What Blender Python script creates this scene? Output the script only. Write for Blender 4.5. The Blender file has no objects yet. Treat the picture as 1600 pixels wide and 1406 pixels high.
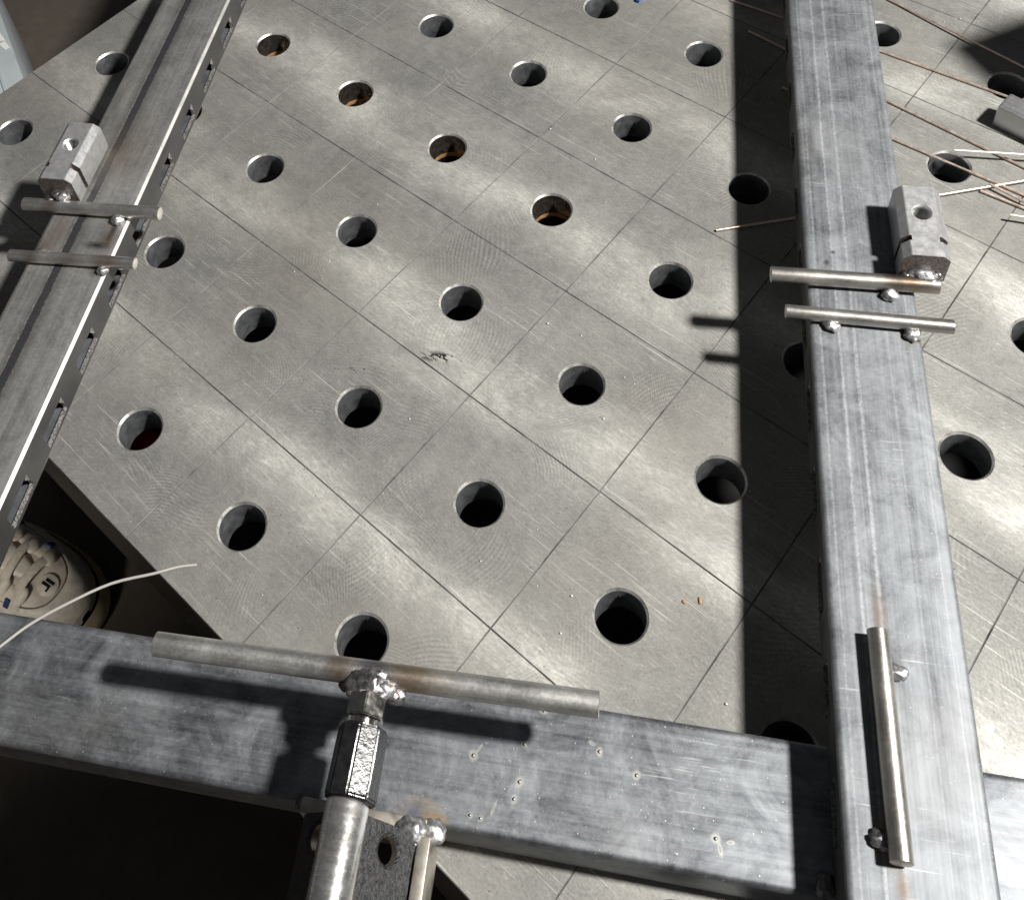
import bpy, bmesh, math, random
from mathutils import Vector, Matrix, noise
random.seed(7)
SC = bpy.context.scene
COL = SC.collection
S = 0.001                      # everything below is written in millimetres

# ------------------------------------------------------------------ camera
cd = bpy.data.cameras.new('camera')
cam = bpy.data.objects.new('camera', cd); COL.objects.link(cam)
rx = Vector((0.97813578, 0.17856738, -0.10660248))
up = Vector((-0.05377629, 0.71233020, 0.69978125))
bk = Vector((0.20089427, -0.67874839, 0.70635835))
m = Matrix((rx, up, bk)).transposed().to_4x4()
m.translation = Vector((0.3547715, -0.8006176, 0.6359930))
cam.matrix_world = m
cd.sensor_fit = 'HORIZONTAL'; cd.sensor_width = 36
cd.lens = 1750 / 1600 * 36
cd.shift_x = (800 - 660.66) / 1600
cd.shift_y = -(703 - 150.75) / 1600
cd.clip_start = 0.01; cd.clip_end = 100
SC.camera = cam

# ------------------------------------------------------------------ light
w = bpy.data.worlds.new('World'); SC.world = w; w.use_nodes = True
bg = w.node_tree.nodes['Background']
bg.inputs[0].default_value = (0.92, 0.96, 1.0, 1); bg.inputs[1].default_value = 0.05
ld = bpy.data.lights.new('work_lamp', 'AREA'); ld.shape = 'DISK'; ld.size = 0.16
ld.energy = 84; ld.color = (1.0, 0.975, 0.93)
lo = bpy.data.objects.new('work_lamp', ld); COL.objects.link(lo)
lo.location = (1.506, -0.525, 1.75)
lo.rotation_euler = (Vector((0.25, -0.38, 0)) - Vector(lo.location)).to_track_quat('-Z', 'Y').to_euler()
l2 = bpy.data.lights.new('bench_lamp', 'SPOT'); l2.shadow_soft_size = 0.12
l2.energy = 30; l2.color = (1.0, 0.93, 0.83); l2.spot_size = math.radians(15); l2.spot_blend = 1.0
o2 = bpy.data.objects.new('bench_lamp', l2); COL.objects.link(o2)
o2.location = (-0.30, -1.20, 0.28)
o2.rotation_euler = (Vector((-0.215, -0.455, -0.37)) - Vector(o2.location)).to_track_quat('-Z', 'Y').to_euler()
vs = SC.view_settings
vs.view_transform = 'Standard'; vs.look = 'None'; vs.exposure = 0.0; vs.gamma = 1
vs.use_curve_mapping = False

# ------------------------------------------------------------------ helpers
def finish(name, me, mats, parent=None, loc=(0, 0, 0), rot=(0, 0, 0)):
    o = bpy.data.objects.new(name, me); COL.objects.link(o)
    if not isinstance(mats, (list, tuple)): mats = [mats]
    if len(me.materials) == 0:
        for mm in mats: me.materials.append(mm)
    o.parent = parent
    o.location = [c * S for c in loc]; o.rotation_euler = rot
    return o

def bm_obj(name, bm, mats, parent=None, loc=(0, 0, 0), rot=(0, 0, 0), smooth=None):
    """smooth: None flat, or an angle in degrees"""
    bmesh.ops.recalc_face_normals(bm, faces=bm.faces)
    for v in bm.verts: v.co *= S
    if smooth is not None:
        a = math.radians(smooth)
        for f in bm.faces: f.smooth = True
        for e in bm.edges:
            if len(e.link_faces) == 2 and e.calc_face_angle(0) > a: e.smooth = False
    me = bpy.data.meshes.new(name); bm.to_mesh(me); bm.free()
    return finish(name, me, mats, parent, loc, rot)

def thing(name, label, cat, loc=(0, 0, 0), rotz=0, group=None):
    o = bpy.data.objects.new(name, None); COL.objects.link(o)
    o.empty_display_size = 0.02
    o.location = [c * S for c in loc]; o.rotation_euler = (0, 0, rotz)
    o['label'] = label; o['category'] = cat
    if group: o['group'] = group
    return o

def tag(o, label, cat, group=None):
    o['label'] = label; o['category'] = cat
    if group: o['group'] = group
    return o

def add_box(bm, x0, x1, y0, y1, z0, z1, bev=0, seg=2, mat=0):
    r = bmesh.ops.create_cube(bm, size=1)
    vs_ = r['verts']
    for v in vs_:
        v.co = Vector((x0 if v.co.x < 0 else x1, y0 if v.co.y < 0 else y1, z0 if v.co.z < 0 else z1))
    fs = {f for v in vs_ for f in v.link_faces}
    for f in fs: f.material_index = mat
    if bev:
        es = {e for v in vs_ for e in v.link_edges}
        bmesh.ops.bevel(bm, geom=list(es), offset=bev, segments=seg, profile=0.5, affect='EDGES')

def add_prism(bm, pts, y0, y1, mat=0):
    """pts: closed (x, z) outline, extruded along y"""
    a = [bm.verts.new((x, y0, z)) for x, z in pts]
    b = [bm.verts.new((x, y1, z)) for x, z in pts]
    n = len(pts)
    for i in range(n):
        f = bm.faces.new((a[i], a[(i + 1) % n], b[(i + 1) % n], b[i])); f.material_index = mat
    bm.faces.new(a).material_index = mat; bm.faces.new(b[::-1]).material_index = mat

def add_lathe(bm, prof, p0, axis, seg=24, mat=0, endmat=None, wob=0):
    """prof: list of (t, r) along axis from p0 (mm)"""
    axis = Vector(axis).normalized(); p0 = Vector(p0)
    a = axis.orthogonal().normalized(); b = axis.cross(a)
    rings = []
    for t, r in prof:
        ring = []
        for k in range(seg):
            th = 2 * math.pi * k / seg
            rr = r * (1 + wob * noise.noise(Vector((math.cos(th) * 1.7, math.sin(th) * 1.7, t * .35))))
            ring.append(bm.verts.new(p0 + axis * t + (a * math.cos(th) + b * math.sin(th)) * rr))
        rings.append(ring)
    for i in range(len(rings) - 1):
        for k in range(seg):
            f = bm.faces.new((rings[i][k], rings[i][(k + 1) % seg], rings[i + 1][(k + 1) % seg], rings[i + 1][k]))
            f.material_index = mat
    em = mat if endmat is None else endmat
    bm.faces.new(rings[0][::-1]).material_index = em
    bm.faces.new(rings[-1]).material_index = em

def add_tube(bm, pts, r, seg=10, mat=0, cap=True):
    pts = [Vector(p) for p in pts]; rings = []
    up_ = Vector((0, 0, 1))
    for i, p in enumerate(pts):
        d = (pts[min(i + 1, len(pts) - 1)] - pts[max(i - 1, 0)]).normalized()
        a = d.cross(up_)
        if a.length < 1e-4: a = d.orthogonal()
        a.normalize(); b = a.cross(d)
        rr = r[i] if isinstance(r, (list, tuple)) else r
        rings.append([bm.verts.new(p + (a * math.cos(2 * math.pi * k / seg) + b * math.sin(2 * math.pi * k / seg)) * rr) for k in range(seg)])
    for i in range(len(rings) - 1):
        for k in range(seg):
            bm.faces.new((rings[i][k], rings[i][(k + 1) % seg], rings[i + 1][(k + 1) % seg], rings[i + 1][k])).material_index = mat
    if cap:
        bm.faces.new(rings[0][::-1]).material_index = mat; bm.faces.new(rings[-1]).material_index = mat

def add_ribbon(bm, pts, wd, tk, seg=12):
    pts = [Vector(p) for p in pts]; rings = []
    for i, p in enumerate(pts):
        d = (pts[min(i + 1, len(pts) - 1)] - pts[max(i - 1, 0)]).normalized()
        a = d.cross(Vector((0, 0, 1))).normalized(); b = a.cross(d)
        rings.append([bm.verts.new(p + a * math.cos(2 * math.pi * k / seg) * wd + b * math.sin(2 * math.pi * k / seg) * tk) for k in range(seg)])
    for i in range(len(rings) - 1):
        for k in range(seg): bm.faces.new((rings[i][k], rings[i][(k + 1) % seg], rings[i + 1][(k + 1) % seg], rings[i + 1][k]))
    bm.faces.new(rings[0][::-1]); bm.faces.new(rings[-1])

def add_blob(bm, c, r, amp=0.25, sub=3, seed=0, mat=0, fr=1.6):
    """lumpy ellipsoid, r = (rx, ry, rz)"""
    res = bmesh.ops.create_icosphere(bm, subdivisions=sub, radius=1)
    sd = Vector((seed * 3.1, seed * 1.7, seed * 0.9))
    for v in res['verts']:
        n = noise.noise(v.co * fr + sd) + .4 * noise.noise(v.co * fr * 2.7 + sd)
        v.co = Vector(c) + Vector((v.co.x * r[0], v.co.y * r[1], v.co.z * r[2])) * (1 + amp * n)
        for f in v.link_faces: f.material_index = mat

def evaluated(o):
    dg = bpy.context.evaluated_depsgraph_get()
    me = bpy.data.meshes.new_from_object(o.evaluated_get(dg))
    old = o.data; o.modifiers.clear(); o.data = me
    return o

def cut(o, bm_cutter, mat=None):
    for v in bm_cutter.verts: v.co *= S
    bmesh.ops.recalc_face_normals(bm_cutter, faces=bm_cutter.faces)
    me = bpy.data.meshes.new('cutter'); bm_cutter.to_mesh(me); bm_cutter.free()
    if mat: me.materials.append(mat)
    c = bpy.data.objects.new('cutter', me); COL.objects.link(c)
    c.parent = o.parent; c.location = o.location; c.rotation_euler = o.rotation_euler
    md = o.modifiers.new('b', 'BOOLEAN'); md.object = c; md.operation = 'DIFFERENCE'; md.solver = 'EXACT'
    if mat: md.material_mode = 'TRANSFER'
    bpy.context.view_layer.update()
    evaluated(o)
    bpy.data.objects.remove(c, do_unlink=True)

# ------------------------------------------------------------------ materials
class NT:
    def __init__(s, name):
        s.m = bpy.data.materials.new(name); s.m.use_nodes = True
        s.t = s.m.node_tree; s.b = s.t.nodes['Principled BSDF']
        s._co = None
    def n(s, typ, **kw):
        x = s.t.nodes.new(typ)
        for k, v in kw.items(): setattr(x, k, v)
        return x
    def l(s, a, b): s.t.links.new(a, b)
    def co(s):
        if not s._co: s._co = s.n('ShaderNodeTexCoord').outputs['Object']
        return s._co
    def mapping(s, scale=(1, 1, 1), rot=(0, 0, 0), loc=(0, 0, 0), src=None):
        x = s.n('ShaderNodeMapping'); x.inputs['Scale'].default_value = scale
        x.inputs['Rotation'].default_value = rot; x.inputs['Location'].default_value = loc
        s.l(src or s.co(), x.inputs['Vector']); return x.outputs[0]
    def noise(s, vec, scale, detail=4, rough=.55, dist=0):
        x = s.n('ShaderNodeTexNoise'); x.inputs['Scale'].default_value = scale
        x.inputs['Detail'].default_value = detail; x.inputs['Roughness'].default_value = rough
        x.inputs['Distortion'].default_value = dist
        s.l(vec, x.inputs['Vector']); return x.outputs['Fac']
    def ramp(s, fac, a, b, ca=0.0, cb=1.0):
        x = s.n('ShaderNodeMapRange'); x.inputs[1].default_value = a; x.inputs[2].default_value = b
        x.inputs[3].default_value = ca; x.inputs[4].default_value = cb; x.clamp = True
        s.l(fac, x.inputs[0]); return x.outputs[0]
    def math(s, op, a, b=None, clamp=False):
        x = s.n('ShaderNodeMath', operation=op); x.use_clamp = clamp
        for i, v in enumerate((a, b)):
            if v is None: continue
            if isinstance(v, (int, float)): x.inputs[i].default_value = v
            else: s.l(v, x.inputs[i])
        return x.outputs[0]
    def mix(s, fac, a, b):
        x = s.n('ShaderNodeMix', data_type='RGBA')
        for i, v in ((0, fac), (6, a), (7, b)):
            if isinstance(v, (int, float)): x.inputs[i].default_value = v
            elif isinstance(v, tuple): x.inputs[i].default_value = v + (1,) if len(v) == 3 else v
            else: s.l(v, x.inputs[i])
        return x.outputs[2]
    def bump(s, h, strength, dist, prev=None):
        x = s.n('ShaderNodeBump'); x.inputs['Strength'].default_value = strength
        x.inputs['Distance'].default_value = dist; s.l(h, x.inputs['Height'])
        if prev: s.l(prev, x.inputs['Normal'])
        return x.outputs[0]
    def dist_mask(s, c, rad, rot=0, inner=0.35, breakup=0.0, bscale=200):
        """1 inside an ellipse at c (mm), 0 outside"""
        v = s.mapping(scale=(1 / (rad[0] * S), 1 / (rad[1] * S), 1 / ((rad[2] if len(rad) > 2 else 1e6) * S)),
                      src=s.mapping(rot=(0, 0, -rot), src=s.mapping(loc=(-c[0] * S, -c[1] * S, -(c[2] if len(c) > 2 else 0) * S))))
        x = s.n('ShaderNodeVectorMath', operation='LENGTH'); s.l(v, x.inputs[0])
        d = x.outputs['Value']
        if breakup:
            if not hasattr(s, '_bk'): s._bk = s.math('SUBTRACT', s.noise(s.co(), 220, 2), .5)
            d = s.math('ADD', d, s.math('MULTIPLY', s._bk, breakup))
        return s.ramp(d, inner, 1.0, 1.0, 0.0)
    def setb(s, **kw):
        names = dict(col='Base Color', rough='Roughness', metal='Metallic', nrm='Normal', spec='Specular IOR Level', aniso='Anisotropic')
        for k, v in kw.items():
            i = s.b.inputs[names[k]]
            if isinstance(v, (int, float)): i.default_value = v
            elif isinstance(v, tuple): i.default_value = v + (1,)
            else: s.l(v, i)

def simple(name, col, rough=.5, metal=0, nscale=0, namp=.15, bump=0, bscale=300, bdist=.0003):
    t = NT(name)
    if nscale:
        f = t.ramp(t.noise(t.co(), nscale, 5, .6), .3, .7)
        lo_ = tuple(c * (1 - namp) for c in col); hi = tuple(min(1, c * (1 + namp)) for c in col)
        t.setb(col=t.mix(f, lo_, hi), rough=t.ramp(f, 0, 1, max(.02, rough - .08), min(1, rough + .08)))
    else: t.setb(col=col, rough=rough)
    t.setb(metal=metal)
    if bump: t.setb(nrm=t.bump(t.noise(t.co(), bscale, 4, .6), bump, bdist))
    return t.m

def table_steel():
    t = NT('milled_plate_steel')
    co = t.co()
    # lighter bands that run roughly along one grid direction
    warp = t.noise(co, 5, 2)
    wv = t.n('ShaderNodeVectorMath', operation='ADD')
    cmb = t.n('ShaderNodeCombineXYZ'); t.l(t.math('MULTIPLY', warp, .12), cmb.inputs[1]); t.l(t.math('MULTIPLY', warp, .05), cmb.inputs[0])
    t.l(co, wv.inputs[0]); t.l(cmb.outputs[0], wv.inputs[1])
    # lighter streaks in the colour, repeating about every 130 mm
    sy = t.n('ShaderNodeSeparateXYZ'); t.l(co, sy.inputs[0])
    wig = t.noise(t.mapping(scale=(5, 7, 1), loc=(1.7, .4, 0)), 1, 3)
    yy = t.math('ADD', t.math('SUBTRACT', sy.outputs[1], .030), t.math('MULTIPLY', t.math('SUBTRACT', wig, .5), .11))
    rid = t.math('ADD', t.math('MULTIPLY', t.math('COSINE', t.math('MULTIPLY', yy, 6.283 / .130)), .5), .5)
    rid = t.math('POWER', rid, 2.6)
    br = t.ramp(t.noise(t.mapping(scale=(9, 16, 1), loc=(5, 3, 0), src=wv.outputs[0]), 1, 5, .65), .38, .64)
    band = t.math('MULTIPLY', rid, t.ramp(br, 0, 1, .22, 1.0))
    blot = t.ramp(t.noise(co, 16, 5, .65), .35, .7)
    grain = t.noise(co, 700, 3, .7)
    mott = t.noise(co, 90, 6, .75)
    # scratches in several directions
    scr = None
    for k, (ang, sx, sy, lo_, hi) in enumerate(((.35, 16, 700, .65, .73), (-.55, 20, 800, .66, .74), (1.25, 14, 620, .66, .74), (-1.1, 22, 760, .67, .75))):
        n_ = t.noise(t.mapping(scale=(sx, sy, 1), rot=(0, 0, ang), loc=(k * 3.3, k * 1.1, 0)), 1, 2, .5)
        r_ = t.ramp(n_, lo_, hi)
        scr = r_ if scr is None else t.math('MAXIMUM', scr, r_)
    scr = t.math('MULTIPLY', scr, t.ramp(t.noise(co, 9, 3), .36, .60))
    # cutter chatter marks: patches of slightly curved parallel ridges, each patch with its own direction
    def chatter(scale, pitch, loc):
        vo = t.n('ShaderNodeTexVoronoi', feature='F1'); vo.inputs['Scale'].default_value = scale
        src = t.mapping(loc=loc, src=wv.outputs[0]); t.l(src, vo.inputs['Vector'])
        d = t.n('ShaderNodeVectorMath', operation='SUBTRACT'); t.l(src, d.inputs[0]); t.l(vo.outputs['Position'], d.inputs[1])
        sp = t.n('ShaderNodeSeparateXYZ'); t.l(d.outputs[0], sp.inputs[0])
        sc = t.n('ShaderNodeSeparateColor'); t.l(vo.outputs['Color'], sc.inputs[0])
        th = t.math('MULTIPLY', sc.outputs[0], 6.283)
        c_, s_ = t.math('COSINE', th), t.math('SINE', th)
        u = t.math('ADD', t.math('MULTIPLY', sp.outputs[0], c_), t.math('MULTIPLY', sp.outputs[1], s_))
        v = t.math('SUBTRACT', t.math('MULTIPLY', sp.outputs[1], c_), t.math('MULTIPLY', sp.outputs[0], s_))
        ph = t.math('ADD', u, t.math('MULTIPLY', t.math('MULTIPLY', v, v), 7.0))
        ph = t.math('ADD', t.math('MULTIPLY', ph, 6.283 / pitch), t.math('MULTIPLY', mott, 5.0))
        wv_ = t.math('SINE', ph)
        m_ = t.math('MULTIPLY', t.ramp(vo.outputs['Distance'], .25, .62, 1, 0), t.ramp(sc.outputs[1], .45, .75))
        return t.math('MULTIPLY', wv_, m_)
    chat = t.math('ADD', chatter(20, .0026, (0, 0, 0)), chatter(27, .0019, (.31, .17, 0)))
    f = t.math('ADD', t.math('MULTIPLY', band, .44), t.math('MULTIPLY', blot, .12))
    f = t.math('ADD', f, t.math('MULTIPLY', t.math('SUBTRACT', mott, .5), .26))
    g2 = t.math('SUBTRACT', t.noise(t.mapping(scale=(1, 2.2, 1), rot=(0, 0, .9), src=wv.outputs[0]), 260, 4, .7, 1.2), .5)
    f = t.math('ADD', f, t.math('MULTIPLY', t.math('SUBTRACT', grain, .5), .30))
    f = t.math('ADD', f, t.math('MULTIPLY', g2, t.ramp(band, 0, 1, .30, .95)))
    f = t.math('ADD', f, t.math('MULTIPLY', t.math('MULTIPLY', chat, t.ramp(mott, .32, .60)), .085))
    sk = None
    for ang, lc in ((.35, 0), (-.8, 3.7)):
        n_ = t.noise(t.mapping(scale=(130, 620, 1), rot=(0, 0, ang), loc=(lc, lc * .6, 0)), 1, 3, .6)
        sk = n_ if sk is None else t.math('MAXIMUM', sk, n_)
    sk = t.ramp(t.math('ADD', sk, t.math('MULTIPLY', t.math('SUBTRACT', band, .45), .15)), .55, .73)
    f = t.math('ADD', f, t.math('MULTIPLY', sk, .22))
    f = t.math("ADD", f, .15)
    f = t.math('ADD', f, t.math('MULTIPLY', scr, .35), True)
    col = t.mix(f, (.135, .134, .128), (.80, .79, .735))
    # brown handling film towards the far corner and some rust specks
    film = t.ramp(t.noise(t.mapping(loc=(2, 2, 0)), 6, 4), .45, .7)
    col = t.mix(t.math('MULTIPLY', film, .30), col, (.25, .228, .195))
    # black smear of burnt residue
    gx, gy = grid(229.2, -423.9)
    sm = t.math('MULTIPLY', t.dist_mask((gx, gy), (22, 5), rot=.58), t.ramp(t.noise(t.mapping(scale=(.5, 1.0, 1), rot=(0, 0, -.55)), 200, 3), .50, .54))
    col = t.mix(sm, col, (.012, .012, .016))
    gx, gy = grid(178, -440)
    sm = t.math('MULTIPLY', t.dist_mask((gx, gy), (26, 3), rot=.62), t.ramp(t.noise(co, 330, 3), .60, .64))
    col = t.mix(sm, col, (.03, .03, .03))
    # fine dark grit
    grit = t.ramp(t.noise(co, 420, 1), .74, .78)
    col = t.mix(t.math('MULTIPLY', grit, .6), col, (.06, .055, .05))
    rough = t.math('ADD', t.ramp(f, 0, 1, .72, .58), t.math('MULTIPLY', t.math('SUBTRACT', mott, .5), .25))
    nb = t.bump(t.math('MULTIPLY', chat, t.ramp(mott, .38, .62)), .5, .000025)
    nb = t.bump(grain, .2, .00006, nb)
    nb = t.bump(mott, .25, .00020, nb)
    nb = t.bump(scr, .4, -.00010, nb)
    t.setb(col=col, rough=rough, metal=.55, nrm=nb)
    return t.m

GA = math.radians(-31.7)
def grid(x, y):
    """scene mm -> table-local mm"""
    c, s_ = math.cos(-GA), math.sin(-GA)
    return (c * x - s_ * y, s_ * x + c * y)

def tube_steel(name, dark, light, axis, seam=None, marks=(), tints=(), metal=.86, r0=.34, r1=.5, spots=0.5, film=.3, streak=.42, cloud=.34, lines=()):
    """cold rolled tube: streaks along the given axis (0 x, 1 y)"""
    t = NT(name); co = t.co()
    st = (2.2, 130, 130) if axis == 0 else (130, 2.2, 130)
    st2 = (9, 420, 420) if axis == 0 else (420, 9, 420)
    a = t.noise(t.mapping(scale=st), 1, 4, .6)
    b = t.noise(t.mapping(scale=st2), 1, 3, .6)
    cl = t.noise(co, 38, 6, .68, .8)
    fi = t.noise(co, 520, 4, .7)
    f = t.math('ADD', t.math('MULTIPLY', t.ramp(a, .32, .68), streak), t.math('MULTIPLY', t.ramp(b, .35, .7), .22))
    f = t.math('ADD', f, t.math('MULTIPLY', t.ramp(cl, .34, .66), cloud))
    f = t.math('ADD', f, t.math('MULTIPLY', t.math('SUBTRACT', fi, .5), .5), True)
    col = t.mix(f, dark, light)
    fl = t.ramp(t.noise(t.mapping(loc=(3, 1, 0)), 14, 4), .5, .72)
    col = t.mix(t.math('MULTIPLY', fl, film), col, (.30, .27, .235))
    for x0, wd, k_ in lines:
        sx_ = t.n('ShaderNodeSeparateXYZ'); t.l(co, sx_.inputs[0])
        dd = t.math('ABSOLUTE', t.math('SUBTRACT', t.math('ADD', sx_.outputs[0], t.math('MULTIPLY', t.math('SUBTRACT', cl, .5), .0012)), x0 * S))
        col = t.mix(t.math('MULTIPLY', t.math('MULTIPLY', t.ramp(dd, wd * S * .3, wd * S, 1, 0), t.ramp(fi, .25, .6)), k_ * .42), col, (.72, .73, .74))
    # pale scuffs and rub marks
    scr = None
    for k, (ang, sx, sy) in enumerate(((.5, 30, 700), (-.4, 25, 800), (1.3, 30, 650), (2.2, 26, 750))):
        r_ = t.ramp(t.noise(t.mapping(scale=(sx, sy, 1), rot=(0, 0, ang), loc=(k * 2.3, k, 0)), 1, 2), .68, .75)
        scr = r_ if scr is None else t.math('MAXIMUM', scr, r_)
    scr = t.math('MULTIPLY', scr, t.ramp(t.noise(co, 22, 3), .46, .62))
    sp = t.math('MULTIPLY', t.ramp(t.noise(co, 900, 1), .74, .77), spots)
    pale = t.math('MAXIMUM', t.math('MULTIPLY', scr, .38), sp)
    col = t.mix(pale, col, (.78, .78, .77))
    rough = t.math('ADD', t.ramp(f, 0, 1, r0, r1), t.math('MULTIPLY', t.math('SUBTRACT', fi, .5), .16))
    nb = t.bump(b, .25, .00010); nb = t.bump(cl, .15, .0003, nb); nb = t.bump(fi, .12, .00008, nb)
    if seam is not None:
        sx = t.n('ShaderNodeSeparateXYZ'); t.l(co, sx.inputs[0])
        wob = t.math('MULTIPLY', t.math('SUBTRACT', t.noise(t.mapping(scale=(1, 30, 1)), 6, 3), .5), .0014)
        d = t.math('ABSOLUTE', t.math('SUBTRACT', t.math('ADD', sx.outputs[0], wob), seam * S))
        top = t.ramp(sx.outputs[2], .0295, .0298)
        core = t.math('MULTIPLY', t.ramp(d, .0024, .0034, 1, 0), top)
        halo = t.math('MULTIPLY', t.ramp(d, .004, .011, 1, 0), top)
        edge = t.math('MULTIPLY', t.ramp(t.math('ABSOLUTE', t.math('SUBTRACT', d, .0033)), .0002, .0008, 1, 0), top)
        col = t.mix(t.math('MULTIPLY', halo, .5), col, (.13, .125, .12))
        col = t.mix(t.math('MULTIPLY', core, .8), col, (.075, .08, .093))
        col = t.mix(t.math('MULTIPLY', edge, t.ramp(fi, .48, .62)), col, (.5, .47, .42))
        nb = t.bump(core, .5, -.0004, nb)
    for c, r, tint, k in tints:
        col = t.mix(t.math('MULTIPLY', t.dist_mask(c, r, inner=.1, breakup=.35, bscale=160), k), col, tint)
    for mk in marks:
        c, r, rot = mk
        ring = t.dist_mask(c, r, rot, inner=.45, breakup=.6, bscale=500)
        col = t.mix(t.math('MULTIPLY', ring, .55), col, (.62, .60, .53))
        core = t.dist_mask(c, (r[0] * .42, r[1] * .42), rot, inner=.8)
        col = t.mix(t.math('MULTIPLY', core, .8), col, (.26, .26, .27))
    t.setb(col=col, rough=rough, metal=metal, nrm=nb)
    return t.m

def bar_steel(name, col=(.46, .44, .41), tints=(), rough=.36):
    t = NT(name); co = t.co()
    a = t.noise(t.mapping(scale=(10, 260, 260)), 1, 4, .6)
    fi = t.noise(co, 600, 4, .7); cl = t.noise(co, 60, 4)
    f = t.math('ADD', t.math('MULTIPLY', a, .5), t.math('MULTIPLY', cl, .5))
    f = t.math('ADD', f, t.math('MULTIPLY', t.math('SUBTRACT', fi, .5), .4))
    c = t.mix(t.ramp(f, .3, .7), tuple(x * .62 for x in col), tuple(min(1, x * 1.3) for x in col))
    for cc, r, tint, k in tints:
        c = t.mix(t.math('MULTIPLY', t.dist_mask(cc, r, inner=.2, breakup=.5, bscale=200), k), c, tint)
    t.setb(col=c, rough=t.ramp(f, .3, .7, rough - .06, rough + .1), metal=.9, nrm=t.bump(fi, .2, .00008))
    return t.m

M = {}
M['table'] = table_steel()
M['chamfer'] = simple('bright_countersink', (.58, .57, .545), .42, .75, 130, .5, .4, 400)
M['groove'] = simple('dirty_scribed_groove', (.15, .148, .14), .65, .35, 45, .75)
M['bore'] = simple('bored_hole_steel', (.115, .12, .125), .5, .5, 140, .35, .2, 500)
M['bore_dark'] = simple('oily_bushing_steel', (.10, .085, .07), .22, .8, 200, .6, .2, 400)
M['rust'] = simple('orange_rust', (.34, .19, .08), .6, .2, 300, .35)
M['plate_side'] = simple('sawn_plate_side', (.11, .10, .09), .45, .6, 60, .5, .3, 300)
M['under'] = simple('dark_primed_steel', (.05, .05, .052), .6, .2, 40, .3)
M['bead'] = simple('weld_bead_steel', (.52, .52, .53), .44, .88, 330, .6, .5, 380, .0007)
M['bead_dark'] = simple('oxidised_shaded_bead', (.25, .235, .24), .36, .85, 300, .8, .5, 420, .0006)
M['cutend'] = simple('sheared_steel_end', (.75, .73, .66), .5, .5, 300, .2, .3, 500)
M['slotcut'] = simple('rough_cut_steel', (.40, .385, .37), .45, .7, 900, .75, .8, 900, .0008)
M['bright_edge'] = simple('bright_tube_edge', (.92, .91, .87), .5, .85, 60, .05)  # brighter colour on the chamfered top edge of the slotted side
M['strip'] = simple('dark_slotted_face', (.13, .13, .128), .42, .7, 24, .3, .1, 300)  # darker colour for the slotted side face only
M['inner'] = simple('tube_inner_steel', (.17, .18, .20), .5, .5, 90, .3)
M['block'] = simple('milled_block_steel', (.55, .555, .56), .46, .72, 260, .09, .2, 900)
M['block_end'] = simple('dark_block_end', (.23, .20, .185), .5, .5, 500, .7, .5, 500)  # darker colour for the front end and the notch walls
M['thread'] = simple('cut_thread_steel', (.5, .5, .49), .3, .9)
M['black_paint'] = simple('glossy_black_paint', (.016, .016, .017), .24, 0, 200, .5, .28, 420, .0007)
M['shaft'] = bar_steel('bright_drawn_shaft', (.66, .65, .63), rough=.25)
M['zinc'] = simple('zinc_plated_nut', (.70, .68, .62), .18, 1, 200, .25, .15, 300)
M['raw'] = simple('raw_flat_steel', (.50, .46, .40), .38, .8, 120, .3, .2, 300)
M['copper'] = simple('copper_coated_wire', (.90, .70, .60), .36, .8, 200, .2)
M['pale_wire'] = simple('pale_filler_wire', (.82, .74, .66), .3, .85, 200, .15)
M['white_wire'] = simple('bright_filler_wire', (.92, .88, .82), .35, .6)

# ------------------------------------------------------------------ floor
fz = -430
bm = bmesh.new(); bmesh.ops.create_grid(bm, x_segments=2, y_segments=2, size=6000)
tf = NT('grimy_workshop_concrete'); co = tf.co()
f1 = tf.noise(co, 2.5, 7, .65); f2 = tf.noise(co, 60, 5, .7)
cc = tf.mix(tf.ramp(f1, .3, .7), (.06, .05, .041), (.13, .108, .088))
cc = tf.mix(tf.math('MULTIPLY', tf.ramp(f2, .4, .75), .4), cc, (.05, .042, .036))
tf.setb(col=cc, rough=.75, nrm=tf.bump(f2, .3, .002))
fl = bm_obj('floor', bm, tf.m, loc=(0, 0, fz)); fl['kind'] = 'structure'

# ------------------------------------------------------------------ welding table
tab = thing('welding_table', 'large grey steel welding table with round holes and scribed grid lines', 'table', (0, 0, 0), GA)
I0, I1, R0, R1 = 0, 11, -6, 4
bm = bmesh.new()
N = 48
def cell(bm, cx, cy, dark):
    def ring_sq(h, z):
        out = []
        for k in range(N):
            th = 2 * math.pi * (k + .0) / N + math.pi / 4
            c, s_ = math.cos(th), math.sin(th)
            q = h / max(abs(c), abs(s_))
            out.append(bm.verts.new((cx + c * q, cy + s_ * q, z)))
        return out
    def ring_c(r, z):
        return [bm.verts.new((cx + math.cos(2 * math.pi * k / N + math.pi / 4) * r, cy + math.sin(2 * math.pi * k / N + math.pi / 4) * r, z)) for k in range(N)]
    gw = .5
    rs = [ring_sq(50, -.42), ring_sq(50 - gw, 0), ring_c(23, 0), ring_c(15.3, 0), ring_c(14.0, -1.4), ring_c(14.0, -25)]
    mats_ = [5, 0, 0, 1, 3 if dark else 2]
    if dark:
        rs[-1:] = [ring_c(14.0, -20.6), ring_c(13.7, -20.9), ring_c(13.7, -25)]
        mats_[-1:] = [3, 3, 4]
    for a in range(len(rs) - 1):
        for k in range(N):
            f = bm.faces.new((rs[a][k], rs[a + 1][k], rs[a + 1][(k + 1) % N], rs[a][(k + 1) % N]))
            f.material_index = mats_[a]; f.smooth = mats_[a] in (2, 3, 4)
DARK = {(1, 1), (2, 1), (3, 1), (4, 1)}
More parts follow.
